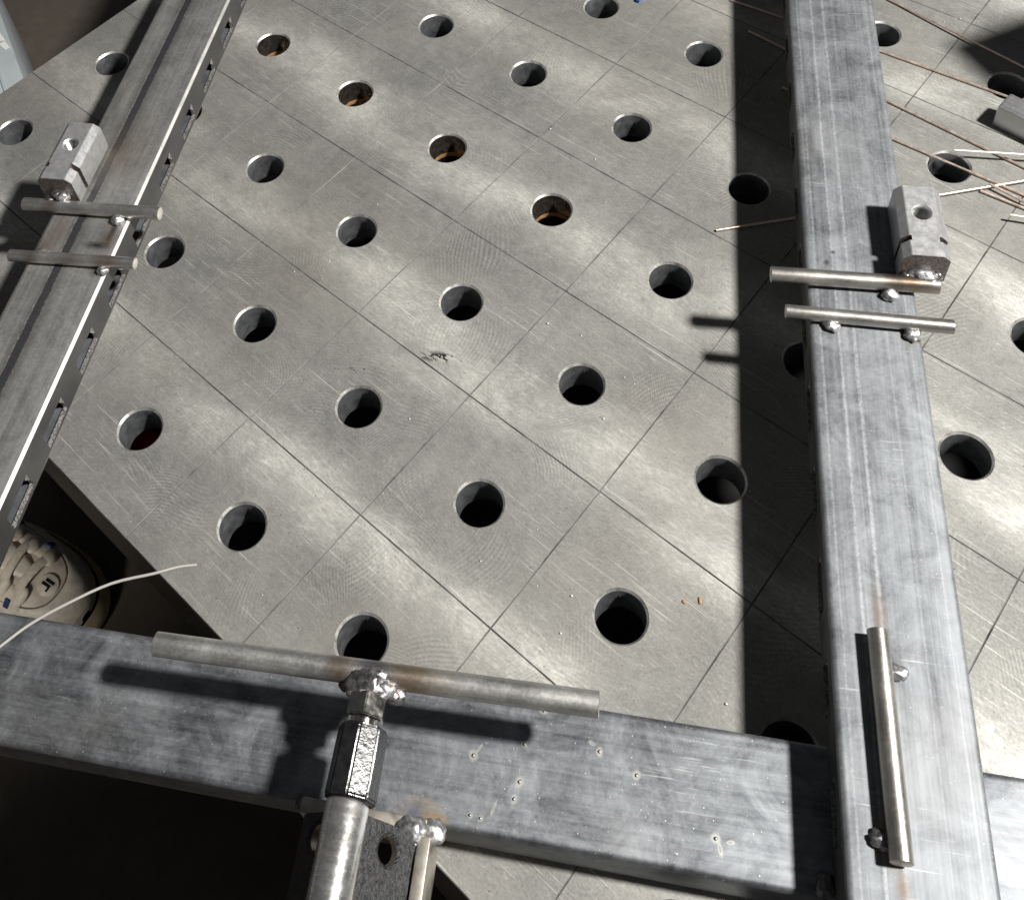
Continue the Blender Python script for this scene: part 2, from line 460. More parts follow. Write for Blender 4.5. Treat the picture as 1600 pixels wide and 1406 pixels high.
for i in range(I0, I1 + 1):
    for r in range(R0, R1 + 1):
        cell(bm, i * 100, -r * 100, (i, r) in DARK)
for v in bm.verts: v.co *= S
me = bpy.data.meshes.new('top_plate'); bm.to_mesh(me); bm.free()
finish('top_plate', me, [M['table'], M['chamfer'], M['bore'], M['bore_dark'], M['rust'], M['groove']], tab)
# sides: sawn plate edge, a ledge and a lower skirt on the two visible sides
xa, xb, ya, yb = I0 * 100 - 50, I1 * 100 + 50, -(R1 * 100 + 50), -(R0 * 100) + 50
bm = bmesh.new()
add_box(bm, xa - 0.02, xb, ya - .02, ya + 1.5, -25, -.56)
add_box(bm, xa - .02, xa + 1.5, ya + 1.5, yb, -25, -.56)
bm_obj('plate_edge', bm, M['plate_side'], tab)
bm = bmesh.new()
add_box(bm, xa + 6, xb, ya + 4, ya + 16, -31, -25.2, .8)
add_box(bm, xa + 6, xb, ya + 1, ya + 13, -125, -31.2, .8)
bm_obj('side_skirt', bm, M['plate_side'], tab)
bm = bmesh.new()
add_box(bm, xa + 1, xa + 13, ya + 17, yb, -125, -25.2, .8)
bm_obj('side_skirt', bm, M['plate_side'], tab)
for k in range(6):
    bm = bmesh.new(); y = ya + 30 + k * 200 + 70
    add_box(bm, xa + 14, xb, y + 14, y + 22, -105, -25.2)
    bm_obj('rib', bm, M['under'], tab)
bm = bmesh.new(); add_box(bm, xa + 30, xb, ya + 30, yb, -302, -300); bm_obj('blackout_panel', bm, simple('blackout_black', (.02, .02, .02), .8), tab)  # added dark panel that turns the view through the holes black
for x, y in ((xa + 60, ya + 60), (xa + 60, yb - 60), (xb - 60, ya + 60), (xb - 60, yb - 60)):
    bm = bmesh.new(); add_box(bm, x - 40, x + 40, y - 40, y + 40, fz, -25.5, 4)
    bm_obj('leg', bm, M['under'], tab)

# red stand-in bottle hung under one hole, the real thing is unknown
t = thing('red_stand_in_bottle', 'dark red stand-in bottle hung under the table, glimpsed through a hole near the left edge', 'bottle', (14, -470, -170))
bm = bmesh.new(); add_lathe(bm, [(0, 22), (2, 24), (70, 24), (86, 20), (92, 12), (94, 10)], (0, 0, 0), (0, 0, 1), 32)
bm_obj('body', bm, simple('red_enamel', (.75, .015, .03), .35), t, smooth=35)
bm = bmesh.new(); add_lathe(bm, [(94, 9), (108, 9), (110, 7)], (0, 0, 0), (0, 0, 1), 24)
bm_obj('cap', bm, simple('red_enamel_cap', (.75, .015, .03), .35), t, smooth=35)
bm = bmesh.new(); add_box(bm, -3, 3, 24.2, 26, 20, 144.6); bm_obj('hanger_strap', bm, M['under'], t)

# ------------------------------------------------------------------ tubes
def arc(cx, cz, r, a0, a1, n=6):
    return [(cx + r * math.cos(math.radians(a0 + (a1 - a0) * k / n)), cz + r * math.sin(math.radians(a0 + (a1 - a0) * k / n))) for k in range(n + 1)]

def slotted_tube(name, W, H, y0, y1, side, slots, zl, zh, mats, parent, r=3.2, th=3.0, edge=None):
    """rectangular tube along y, x in [-W/2, W/2], z in [0, H]; slots = list of (ya, yb) cut in the side face (+1 / -1)"""
    bm = bmesh.new()
    def P(x, y, z): return bm.verts.new((side * x, y, z))
    w = W / 2
    # outer profile from the top of the slotted face, round to its bottom (side face is at +x before mirroring)
    re = 1.9
    prof = ([(w, H - re), (w - .15, H - re + .3), (w - re + .3, H - .15), (w - re, H)] if edge else arc(w - r, H - r, r, 0, 90)) + arc(-w + r, H - r, r, 90, 180) + arc(-w + r, r, r, 180, 270) + arc(w - r, r, r, 270, 360)
    a = [P(x, y0, z) for x, z in prof]; b = [P(x, y1, z) for x, z in prof]
    for k in range(len(prof) - 1):
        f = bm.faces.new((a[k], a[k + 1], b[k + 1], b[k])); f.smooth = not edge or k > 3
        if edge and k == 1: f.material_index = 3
    wi = w - th
    pin = [(w - th * .999, H - th), (-wi, H - th), (-wi, th), (w - th * .999, th)]
    a2 = [P(x, y0, z) for x, z in pin]; b2 = [P(x, y1, z) for x, z in pin]
    for k in range(3):
        bm.faces.new((a2[k], b2[k], b2[k + 1], a2[k + 1])).material_index = 2
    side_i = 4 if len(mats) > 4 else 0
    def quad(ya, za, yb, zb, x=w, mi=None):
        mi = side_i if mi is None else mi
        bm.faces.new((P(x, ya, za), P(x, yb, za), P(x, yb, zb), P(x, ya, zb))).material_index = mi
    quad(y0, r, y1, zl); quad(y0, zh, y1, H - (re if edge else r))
    ys = y0
    for (sa, sb) in slots:
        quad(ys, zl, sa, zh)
        for (p, q_) in (((sa, zl), (sb, zl)), ((sb, zl), (sb, zh)), ((sb, zh), (sa, zh)), ((sa, zh), (sa, zl))):
            bm.faces.new((P(w, *p), P(w, *q_), P(w - th, *q_), P(w - th, *p))).material_index = 1
        # torn burr left at the upper far end of the punched slot
        j = random.uniform(-.6, .6)
        v0, v1, v2, v3 = P(w - .3, sb, zh), P(w - .4, sb, zl + 5), P(w - 1.6, sb - 2.4 + j * .5, zh - 3.5 + j), P(w - 2.4, sb, zh - 2)
        bm.faces.new((v0, v1, v2)).material_index = 1; bm.faces.new((v0, v2, v3)).material_index = 1
        ys = sb
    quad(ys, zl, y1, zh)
    # end annuli (cut ends, out of the picture)
    bmesh.ops.remove_doubles(bm, verts=bm.verts, dist=1e-4)
    for v in bm.verts: v.co *= S
    me = bpy.data.meshes.new(name); bm.to_mesh(me); bm.free()
    return finish(name, me, mats, parent)

def bar(name, p0, p1, r, parent, mat, endmat=None, seg=28, ch=.5):
    """round bar between two points given in the parent's mm; its own x axis runs along the bar"""
    p0, p1 = Vector(p0), Vector(p1); d = p1 - p0; L = d.length
    bm = bmesh.new()
    add_lathe(bm, [(0, r - ch), (ch * .6, r), (L * .33, r), (L * .66, r), (L - ch * .6, r), (L, r - ch)], (0, 0, 0), (1, 0, 0), seg, 0, 1 if endmat else 0)
    o = bm_obj(name, bm, [mat, endmat] if endmat else [mat], parent, smooth=40)
    o.location = p0 * S
    o.rotation_euler = d.to_track_quat('X', 'Z').to_euler()
    return o

def bead(parent, c, r, seed=0, dark=False, amp=.22):
    bm = bmesh.new(); add_blob(bm, (0, 0, 0), (r[0] * 1.08, r[1] * 1.1, r[2] * .85), amp * 1.5, 3, seed, 0, 1.9)
    return bm_obj('weld_bead', bm, M['bead_dark' if dark else 'bead'], parent, loc=c, smooth=180)

def sub_bead(bar_obj, world_c, post_loc, r, seed, dark=False):
    """bead as a sub-part of a bar: world position -> bar local"""
    bpy.context.view_layer.update()
    o = bead(None, (0, 0, 0), r, seed, dark)
    o.parent = bar_obj
    o.location = bar_obj.matrix_world.inverted() @ (Vector(world_c) * S)
    return o

BROWN = (.20, .13, .075); BLUE = (.10, .13, .22); SOOT = (.03, .027, .025); STRAW = (.42, .31, .15)

# ---- right post
XR = 481.2
right = thing('steel_post', 'bright grey rectangular steel tube along the right side with a long bar tacked on it', 'steel tube', (XR, 0, 30.2))
mr = tube_steel('right_tube_steel', (.075, .081, .089), (.43, .45, .475), 1, metal=.6, r0=.54, r1=.66, film=.15, streak=.30, cloud=.42, lines=((-14.5, 1.0, .8), (-6.2, 1.3, .8), (-24.5, .8, .5), (24, .7, .4), (12, .6, .3)),
    tints=[((-7, -574, 30), (5, 18, 40), BROWN, .5), ((-3, -596, 30), (6, 16, 40), SOOT, .6), ((-18, -412, 30), (9, 8, 40), BROWN, .6), ((25, -415, 30), (9, 9, 40), BROWN, .6),
           ((15, -384, 30), (11, 9, 40), SOOT, .45), ((-12, -668, 30), (8, 12, 40), STRAW, .8), ((-8, -684, 30), (4, 9, 40), BROWN, .6), ((-14, -360, 30), (2.2, 1.8, 40), SOOT, .9), ((-18, -368, 30), (2.2, 3.2, 40), SOOT, .8)])
sl = sorted([(-193.5 - 50 * k - 27, -193.5 - 50 * k) for k in range(-8, 14)])
slotted_tube('tube', 61, 30, -960, 620, -1, sl, 5, 18, [mr, M['slotcut'], M['inner'], M['bright_edge'], M['strip']], right)
PR = (XR, 0, 30.2)
def loc_r(x, y, z): return (x - XR, y, z - 30.2)
mb = bar_steel('bar_steel_scorched_end', tints=[((78, 0, 3), (20, 12, 12), BROWN, .85), ((70, 0, 3), (7, 12, 12), SOOT, .5)])
mp = bar_steel('bar_steel_plain')
b1 = bar('round_bar', loc_r(429.5, -384.0, 65.4), loc_r(524, -382.5, 65.4), 4.9, right, mb, M['cutend'])
sub_bead(b1, (497, -389.5, 62.5), PR, (4.6, 3.6, 4.0), 1)
b2 = bar('round_bar', loc_r(437, -409.0, 64.7), loc_r(528.5, -409.6, 64.7), 4.2, right, mp, M['cutend'])
sub_bead(b2, (463, -414.2, 62), PR, (4.6, 3.6, 3.6), 2); sub_bead(b2, (506.5, -415.2, 62), PR, (4.6, 4.4, 4.2), 3)
b3 = bar('round_bar', loc_r(471.5, -584, 66.2), loc_r(472.5, -677, 66.2), 4.9, right, mp, M['raw'])
sub_bead(b3, (478.6, -600, 62), PR, (3.2, 5.5, 3.2), 4); sub_bead(b3, (466.3, -668.5, 62), PR, (3.6, 4.6, 3.2), 5, True)

def threaded_block(parent, cx, y0, y1, z0, flip=1):
    """chamfered block along y, with a tapped hole in its top and a saw notch across each side near the front"""
    hw, H, c = 13.2, 25, 4.3
    bm = bmesh.new()
    add_prism(bm, [(-hw, c * .4), (-hw + c * .4, 0), (hw - c * .4, 0), (hw, c * .4), (hw, H - c), (hw - c, H), (-hw + c, H), (-hw, H - c)], y0, y1)
    bmesh.ops.recalc_face_normals(bm, faces=bm.faces)
    for f in bm.faces:
        if f.normal.y < -.9: f.material_index = 1
    bmesh.ops.bevel(bm, geom=bm.edges[:], offset=.35, segments=1, affect='EDGES')
    o = bm_obj('threaded_block', bm, [M['block'], M['block_end']], parent, loc=(cx, 0, z0))
    cb = bmesh.new(); yn = y0 + 10.5
    add_box(cb, -hw - 3, -hw + 5.6, yn, yn + 3.6, -5, H + 5); add_box(cb, hw - 5.6, hw + 3, yn, yn + 3.6, -5, H + 5)
    cut(o, cb, M['block_end'])
    cb = bmesh.new(); yh = y0 + 32
    add_lathe(cb, [(H - 20, 4.9), (H - 1.1, 4.9), (H + .4, 6.4)], (0, yh, 0), (0, 0, 1), 40)
    cut(o, cb)
    bm = bmesh.new(); prof = []
    zt = H - 1.2
    for k in range(11):
        prof += [(zt - 1.5 * k, 4.85), (zt - 1.5 * k - .75, 4.1)]
    rings = []
    for z, r in prof:
        rings.append([bm.verts.new((r * math.cos(2 * math.pi * q / 32), yh + r * math.sin(2 * math.pi * q / 32), z + .35 * math.sin(2 * math.pi * q / 32))) for q in range(32)])
    for a_ in range(len(rings) - 1):
        for q in range(32): bm.faces.new((rings[a_][q], rings[a_][(q + 1) % 32], rings[a_ + 1][(q + 1) % 32], rings[a_ + 1][q]))
    bm_obj('thread', bm, M['thread'], o)
    return o
br = threaded_block(right, 515 - XR, -376.3, -324, 30.2)
bd = bead(br, (0, -378.5, 8.5), (7.2, 5.0, 4.6), 6); bead(br, (-8.5, -378, 6.5), (3.4, 3, 3), 16, True)
bead(br, (8, -377.5, 6.5), (3, 2.4, 4.5), 26, True)

# ---- left post
XL = -18.2
left = thing('steel_post', 'brownish grey steel tube with a dark weld seam and slotted side, lying on the left', 'steel tube', (XL, 0, 30.2))
ml = tube_steel('left_tube_steel', (.33, .323, .315), (.73, .72, .70), 1, seam=-5.5, metal=.85, r0=.46, r1=.58, film=.28, lines=((24, .8, .5), (14, .6, .3), (-22, .7, .3)), spots=.25,
    tints=[((-18, -398, 30), (12, 22, 40), (.42, .30, .23), .5), ((-24, -372, 30), (14, 12, 40), BROWN, .5), ((20, -396, 30), (9, 14, 40), BROWN, .75), ((14, -402, 30), (12, 4, 40), SOOT, .9), ((21, -388, 30), (3, 12, 40), SOOT, .7),
           ((22, -420, 30), (9, 8, 40), SOOT, .7), ((-26, -408, 30), (10, 9, 40), BROWN, .6), ((20, -376, 30), (9, 8, 40), BROWN, .6), ((-8, -340, 30), (16, 26, 40), (.11, .10, .10), .4), ((4, -318, 30), (26, 40, 40), (.30, .24, .17), .5)])
sl = sorted([(-206.5 - 50 * k - 27, -206.5 - 50 * k) for k in range(-8, 14)])
slotted_tube('tube', 58.6, 30, -960, 620, 1, sl, 5, 18, [ml, M['slotcut'], M['inner'], M['bright_edge'], M['strip']], left, edge=True)
PL = (XL, 0, 30.2)
def loc_l(x, y, z): return (x - XL, y, z - 30.2)
ml1 = bar_steel('bar_steel_left', (.60, .585, .56), tints=[((22, 0, 0), (9, 12, 12), BROWN, .7)])
ml2 = bar_steel('bar_steel_heat_tinted', (.60, .585, .56), tints=[((70, 0, 0), (12, 12, 12), (.36, .25, .18), .8), ((16, 0, 0), (8, 12, 12), BROWN, .6), ((46, 0, 0), (9, 12, 12), (.33, .22, .15), .5)])
b1 = bar('round_bar', loc_l(-67.5, -376.2, 65.0), loc_l(33.5, -375.2, 65.0), 4.6, left, ml1, M['cutend'])
sub_bead(b1, (3.5, -381.5, 62.2), PL, (4.6, 3.6, 4.2), 7)
b2 = bar('round_bar', loc_l(-58.5, -418.8, 64.4), loc_l(31, -416.4, 64.4), 4.0, left, ml2, M['cutend'])
sub_bead(b2, (9.5, -422.3, 62), PL, (3.6, 3.2, 3.6), 8); sub_bead(b2, (-38, -413.5, 62), PL, (5.5, 3.0, 3.4), 9)
bl = threaded_block(left, -42 - XL, -368.3, -316, 30.2)
bead(bl, (3, -370.5, 9), (5.0, 4.2, 4.6), 10); bead(bl, (-6, -371.5, 7.5), (4.6, 3.4, 3.4), 11, True); bead(bl, (-1.5, -370.5, 11), (4, 3, 2.6), 21, True)

# ---- cross beam under the posts
beam = thing('cross_beam', 'scratched blue-grey steel tube running across the bottom beneath both posts', 'steel tube', (0, -657, 0.3))
marks = [(287.3, -656, 2.6, 3.2, .3), (311.1, -647.6, 2.0, 2.0, 0), (310.6, -663.6, 2.2, 3.4, -.5), (308.8, -671.1, 2, 2.6, -.4), (346.7, -645.2, 2.0, 2.8, 0), (364.5, -652.5, 2.6, 2.8, 0), (400.5, -672.3, 3.0, 2.6, 0), (318.7, -631.6, 2.4, 1.7, 0), (289.5, -680.7, 1.6, 1.6, 0), (294.4, -681.2, 1.6, 1.6, 0), (402.5, -676, 1.3, 4.0, .25), (407, -672.8, 2.4, 1.2, .1), (343, -642.2, 2.2, 1.2, -.4), (289.8, -652.5, .7, 3, -.5), (300, -676, .8, 4, -.3)]
mbm = tube_steel('cross_beam_steel', (.065, .07, .079), (.41, .43, .455), 0, metal=.85, r0=.50, r1=.62, film=.22, spots=.8, streak=.22, cloud=.55,
    marks=[((x, y + 657, 30), (a, b), r) for x, y, a, b, r in marks],
    tints=[((266, -27, 30), (14, 9, 60), STRAW, .6), ((263, -27, 30), (9, 7, 60), BLUE, .7), ((274, -29, 26), (8, 4, 60), (.45, .24, .08), .7), ((511, 7, 30), (9, 12, 40), BROWN, .5)])
bm = bmesh.new()
prof = arc(27.6, 26.6, 3.2, 0, 90) + arc(-27.6, 26.6, 3.2, 90, 180) + arc(-27.6, 3.4, 3.2, 180, 270) + arc(27.6, 3.4, 3.2, 270, 360)
pr_o = prof; pr_i = [(x * .9, 15 + (z - 15) * .8) for x, z in prof]
ra = [[bm.verts.new((xx, x, z)) for x, z in pp] for xx, pp in ((-260, pr_i), (-260, pr_o), (800, pr_o), (800, pr_i))]
n = len(prof)
for A, B in ((0, 1), (1, 2), (2, 3), (3, 0)):
    for k in range(n): bm.faces.new((ra[A][k], ra[A][(k + 1) % n], ra[B][(k + 1) % n], ra[B][k]))
bm_obj('tube', bm, mbm, beam, smooth=35)
bead(beam, (513, 7, 31), (3.2, 6, 3), 12)
bead(beam, (447, -26, 31), (4, 5, 3.5), 13, True)
for k, (x, y, a, b, r) in enumerate(marks[:10]):
    bm = bmesh.new(); add_blob(bm, (0, 0, 0), (.75, .75, .6), .2, 2, k)
    bm_obj('weld_spatter', bm, M['bead'], beam, loc=(x, y + 657, 30.1), smooth=180)

# ------------------------------------------------------------------ tee-handle screw and its bracket
th = thing('tee_handle_screw', 'round tee handle welded to a nut and black sleeve on a bright shaft', 'screw handle', (241.5, -640, 80))
mh = bar_steel('tee_bar_steel', (.62, .61, .59), rough=.45, tints=[((93, 0, 0), (10, 14, 14), BROWN, .9), ((125, 0, 0), (14, 14, 14), (.30, .20, .12), .9), ((109, 0, 0), (11, 14, 14), (.06, .065, .09), .8), ((136, 0, 0), (16, 14, 14), STRAW, .45)])
bar('handle_bar', (-108.5, -4.0, 0), (104.5, .8, 0), 5.6, th, mh, M['raw'], 36)
hb = [((-1, -7, 3.5), (8.5, 6.5, 6.5), 31, True), ((-4.5, -11, 2.5), (5.0, 5.0, 5.5), 32, False), ((6, -8, 2), (5.5, 4.8, 5), 33, False), ((10, -8.5, -.5), (5.5, 4.0, 3.6), 34, True), ((-10, -6, -1), (5.5, 4.0, 3.6), 35, True), ((12, -11, -1), (1.6, 1.6, 1.6), 36, False), ((2, -3, 5.0), (6, 3, 2), 37, True)]
for c, r, sd, dk in hb: bead(th, c, r, sd, dk, .3)
def hexprism(bm, p0, L, af, ch=1.2, mat=0):
    R = af / math.sqrt(3)
    rings = []
    for t_, rr in ((0, R - ch), (ch * .6, R), (L - ch * .6, R), (L, R - ch)):
        rings.append([bm.verts.new((p0[0] + rr * math.cos(math.pi / 3 * k + .42), p0[1] - t_, p0[2] + rr * math.sin(math.pi / 3 * k + .42))) for k in range(6)])
    for a_ in range(3):
        for k in range(6): bm.faces.new((rings[a_][k], rings[a_][(k + 1) % 6], rings[a_ + 1][(k + 1) % 6], rings[a_ + 1][k]))
    bm.faces.new(rings[0]); bm.faces.new(rings[-1])
bm = bmesh.new(); hexprism(bm, (0, -11, 0), 10.5, 16.5); bmesh.ops.bevel(bm, geom=bm.edges[:], offset=.4, segments=2, affect='EDGES')
bm_obj('hex_nut', bm, M['zinc'], th, smooth=25)
bm = bmesh.new(); add_lathe(bm, [(0, 6.2), (3, 6.2)], (0, -21.4, 0), (0, -1, 0), 24)
bm_obj('stud', bm, M['zinc'], th, smooth=40)
# eight sided painted sleeve
bm = bmesh.new(); rings = []
for y, rr in ((-24, 9.6), (-25.2, 11.6), (-53, 12.0), (-54.2, 11.4), (-54.2, 9.5)):
    rings.append([bm.verts.new((.6 + rr * math.cos(math.pi / 4 * k + .75), y, rr * math.sin(math.pi / 4 * k + .75))) for k in range(8)])
for a_ in range(4):
    for k in range(8): bm.faces.new((rings[a_][k], rings[a_][(k + 1) % 8], rings[a_ + 1][(k + 1) % 8], rings[a_ + 1][k]))
bm.faces.new(rings[0]); bm.faces.new(rings[-1])
bmesh.ops.bevel(bm, geom=bm.edges[:], offset=.8, segments=2, affect='EDGES')
bm_obj('sleeve', bm, M['black_paint'], th, smooth=25)
bm = bmesh.new(); add_lathe(bm, [(0, 9.2), (1, 9.6), (120, 9.6), (121, 9)], (0, -54.3, 0), (0, -1, 0), 40)
o = bm_obj('shaft', bm, M['shaft'], th, smooth=40)

bk_ = thing('angle_bracket', 'black painted angle iron with drilled holes and raw steel plates welded to the beam front', 'bracket', (241.5, -688, 0))
ca = math.cos(math.radians(45))
bm = bmesh.new(); ridge = 70.4; L_ = 38; tk = 5
def leg_pts(sg):
    dx, dz = sg * ca, -ca
    return dx, dz
o1 = (0, ridge); e1 = (L_ * ca, ridge - L_ * ca); e1i = (e1[0] - tk * ca, e1[1] - tk * ca)
in_ = (0, ridge - tk / ca)
e2 = (-e1[0], e1[1]); e2i = (-e1i[0], e1i[1])
add_prism(bm, [o1, e1, e1i, in_, e2i, e2], -140, -6.5)
bmesh.ops.bevel(bm, geom=[e for e in bm.edges], offset=.8, segments=2, affect='EDGES')
ai = bm_obj('angle_iron', bm, simple('hammered_black_paint', (.03, .031, .033), .34, .1, 500, .8, .9, 560, .0014), bk_, smooth=30)
for sg in (1, -1):
    cb = bmesh.new()
    c_ = Vector((sg * (24) * ca, -16.5, ridge - 24 * ca)); ax = Vector((sg * ca, 0, ca))
    add_lathe(cb, [(-12, 5.3), (10, 5.3)], c_, ax, 32)
    cut(ai, cb, M['raw'])
    cb = bmesh.new(); add_lathe(cb, [(-1.3, 5.2), (.5, 7.6), (3, 7.6)], c_, ax, 32); cut(ai, cb)
bm = bmesh.new(); add_box(bm, -30, 30, -6.3, .6, 8, 41, .7); bm_obj('back_plate', bm, M['raw'], bk_, smooth=30)
bm = bmesh.new(); add_box(bm, 27.2, 33.2, -140, -6.4, 12, 43.5, .8); bm_obj('side_bar', bm, M['raw'], bk_, smooth=30)
bead(bk_, (24, -5, 42), (6.5, 5, 4.5), 41); bead(bk_, (33, -3, 34), (5, 5, 5.5), 42); bead(bk_, (24.5, -10, 39), (5.5, 4.5, 4.5), 43)
bead(bk_, (-31, -1.0, 30), (3.6, 3.4, 4.5), 44, True)  # dark bead colour stands in for the shade on this bead

# ------------------------------------------------------------------ filler rods
def rod(pts, r, mat, label, group='loose filler rods', name='filler_rod'):
    bm = bmesh.new(); P_ = [Vector(p) for p in pts]; out = []
    o0 = P_[0].copy()
    if len(P_) > 4:
        q_ = []
        for k in range(len(P_) - 1):
            a, b, c, d = P_[max(k - 1, 0)], P_[k], P_[k + 1], P_[min(k + 2, len(P_) - 1)]
            for u in (0, .25, .5, .75):
                q_.append(.5 * ((2 * b) + (c - a) * u + (2 * a - 5 * b + 4 * c - d) * u * u + (-a + 3 * b - 3 * c + d) * u ** 3))
        P_ = q_ + [P_[-1]]
    if len(P_) == 2: P_ = [P_[0].lerp(P_[1], k / 6) for k in range(7)]
    for k, p in enumerate(P_): out.append(p - o0)
    add_tube(bm, out, r, 10)
    o = bm_obj(name, bm, M[mat], None, loc=o0, smooth=50)
    return tag(o, label, 'filler rod', group)
rod([(414, -59.2, 1.3), (530, -115.3, 1.3), (640, -172, 1.3)], .95, 'copper', 'thin copper filler rod ending under the small block at the right edge')
rod([(428, -96.8, 1.3), (529, -169.9, 1.3), (660, -261, 1.3)], .95, 'copper', 'copper filler rod under the right post, middle one of three sloping rods')
rod([(451.9, -160, 1.3), (530, -209, 1.3), (660, -283, 1.3)], .95, 'copper', 'copper filler rod lying across the hole right of the post')
rod([(500, -16.7, 1.4), (540, -51.8, 1.4), (680, -174.5, 7)], .95, 'copper', 'topmost copper filler rod crossing the big shadow in the top right corner')
rod([(565.9, -221.4, 8), (680, -222.4, 8.5)], .9, 'white_wire', 'short pale horizontal filler rod with a raised end, right edge')
rod([(402.6, -303.9, 1.5), (550.6, -259.8, 2.5), (680, -220, 4)], 95e-2, 'copper', 'copper filler rod poking out of the right post shadow and rising to the right')
rod([(586.2, -247.7, 4.2), (680, -313, 2)], 1.0, 'copper', 'copper filler rod lying on top of the rising rod, right edge')
rod([(580.2, -252, 1.4), (680, -303, 1.4)], 1.0, 'copper', 'lowest copper filler rod of the bundle at the right edge')
rod([(593.8, -276.4, 7), (680, -287, 7)], .9, 'white_wire', 'pale filler rod stub above its own shadow, below the bundle at right')
rod([(124.8, -589.6, 38), (115, -592.6, 39), (103.2, -598.2, 40), (82.1, -606.6, 40.5), (62.9, -619.6, 41), (46.2, -632.7, 40.5), (33.8, -646.2, 40), (5, -680, 38), (-40, -735, 33)], .8, 'white_wire', 'bright curved filler rod reaching past the sneaker at lower left')
bm = bmesh.new(); add_blob(bm, (0, 0, 0), (1.5, 1.4, 1.3), .2, 2, 3)
tag(bm_obj('copper_drop', bm, M['copper'], None, loc=(-50, -328, 6), smooth=180), 'tiny copper rod tip beside the left block', 'rod tip')

# ------------------------------------------------------------------ block at the right edge, added shadow caster out of the frame
t = thing('square_tube_offcut', 'small pale grey square tube offcut cut off by the right edge', 'offcut', (597, -187.2, .3), math.radians(-37))
bm = bmesh.new()
pts = [(0, 0), (25, 0), (25, 21), (0, 21)]
add_box(bm, 0, 70, 0, 18, 0, 20, 1.6, 3); o = bm_obj('tube', bm, tube_steel('offcut_steel', (.45, .46, .47), (.78, .79, .80), 0), t, smooth=40)
cb = bmesh.new(); add_box(cb, -5, 90, 2.5, 15.5, 2.5, 17.5); cut(o, cb, M['inner'])
t = thing('shadow_caster_clamp', 'made-up dark clamp just outside the upper right corner, added to cast its shadow', 'clamp', (684, -151, .3), math.radians(-9))  # invented unseen object, shaped to throw the upper right shadow
bm = bmesh.new(); add_box(bm, 60, 90, -30, 0, 0, 180, 2); bm_obj('column', bm, M['under'], t)
bm = bmesh.new(); add_prism(bm, [(0, 180), (6, 166), (110, 166), (110, 201), (0, 201)], -48, 0); bmesh.ops.rotate(bm, verts=bm.verts, cent=(0, 0, 0), matrix=Matrix.Rotation(math.radians(40), 3, 'Z')); bm_obj('arm', bm, M['under'], t)
bm = bmesh.new(); add_lathe(bm, [(0, 13), (4, 14), (6, 8), (160, 8)], (110, 40, 10), (0, 0, 1), 20); bm_obj('spindle', bm, M['under'], t, smooth=40)

# ------------------------------------------------------------------ odds and ends on the plate
bm = bmesh.new(); add_lathe(bm, [(0, 1.6), (.4, 2.1), (9, 2.2), (13, 1.9)], (0, 0, 2.3), (.5, .86, 0), 14)
bm_obj_ = bm_obj('blue_cap', bm, simple('blue_plastic', (.03, .16, .55), .35), None, loc=(337.5, -66, 0), smooth=40)
tag(bm_obj_, 'tiny blue plastic tip at the top edge of the picture', 'cap')
for k, (x, y, sx, sy, a) in enumerate(((394.5, -556.5, .9, 2.0, .2), (386.2, -558.2, 1.0, 1.3, .7))):
    bm = bmesh.new(); add_blob(bm, (0, 0, 0), (sx, sy, .8), .35, 2, k + 3)
    o = bm_obj('orange_chip', bm, simple('orange_flux_chip_%d' % k, (.42, .25, .12), .7), None, loc=(x, y, .5), rot=(0, 0, a))
    tag(o, ('long orange chip on the plate left of the right post shadow', 'round orange crumb just left of the long orange chip')[k], 'chip', 'orange chips')
spots = [(136.7, -356.3), (179.4, -356.9), (113.7, -368.1), (295.0, -391.0), (317.4, -397.8), (346.9, -425.1), (353.1, -428.9), (335.8, -455.3), (325.8, -563.6), (321.8, -584.1), (273.5, -551.6), (408.1, -606.2), (216.6, -470.0), (160.4, -302.7), (279.1, -216.9), (315.3, -245.2), (592.0, -71.1), (588.6, -71.3), (579.5, -75.7), (558.5, -91.4), (583.4, -254.4), (474.3, -166.3), (479.2, -237.1)]
bm = bmesh.new()
for k in range(90):
    if k < len(spots): x, y = spots[k]; r = random.uniform(.45, .85)
    else: x, y = random.uniform(60, 640), random.uniform(-600, -60); r = random.uniform(.18, .42)
    gx, gy = grid(x, y); dx = gx / 100 - round(gx / 100); dy = gy / 100 - round(gy / 100)
    if math.hypot(dx, dy) < .17: continue
    add_blob(bm, (x, y, r * .55), (r * random.uniform(.8, 1.5), r, r * .75), .2, 1, k)
o = bm_obj('weld_spatter', bm, simple('spatter_bead', (.75, .74, .7), .35, .5), None, smooth=180)
tag(o, 'tiny weld spatter beads scattered over the table plate', 'spatter'); o['kind'] = 'stuff'

# ------------------------------------------------------------------ crate beyond the far left edge
t = thing('storage_crate', 'blue-grey crate with white marks standing beyond the table, top left corner', 'crate', (-391.2, 49.0, fz), math.atan2(158.6 - 49, -474 + 391.2))
mc = simple('blue_grey_plastic', (.42, .46, .48), .5, 0, 20, .12)
bm = bmesh.new(); add_box(bm, -60, 300, 0, 240, 0, 180, 2, 2); bm_obj('body', bm, mc, t, smooth=40)
bm = bmesh.new(); add_box(bm, -64, 304, 22, 26, 140, 181.5, .5); bm_obj('rim', bm, mc, t, smooth=40)
bm = bmesh.new()
for pts in ([(60, 3), (76, 6), (74, 14), (58, 9)], [(76, 5), (100, 9), (118, 4), (106, 16), (82, 18)], [(92, 18), (104, 19), (98, 26)]):
    vs_ = [bm.verts.new((x, y, 180.6)) for x, y in pts]; bm.faces.new(vs_)
bm_obj('white_paint_mark', bm, simple('white_tape', (.85, .85, .84), .6), t)

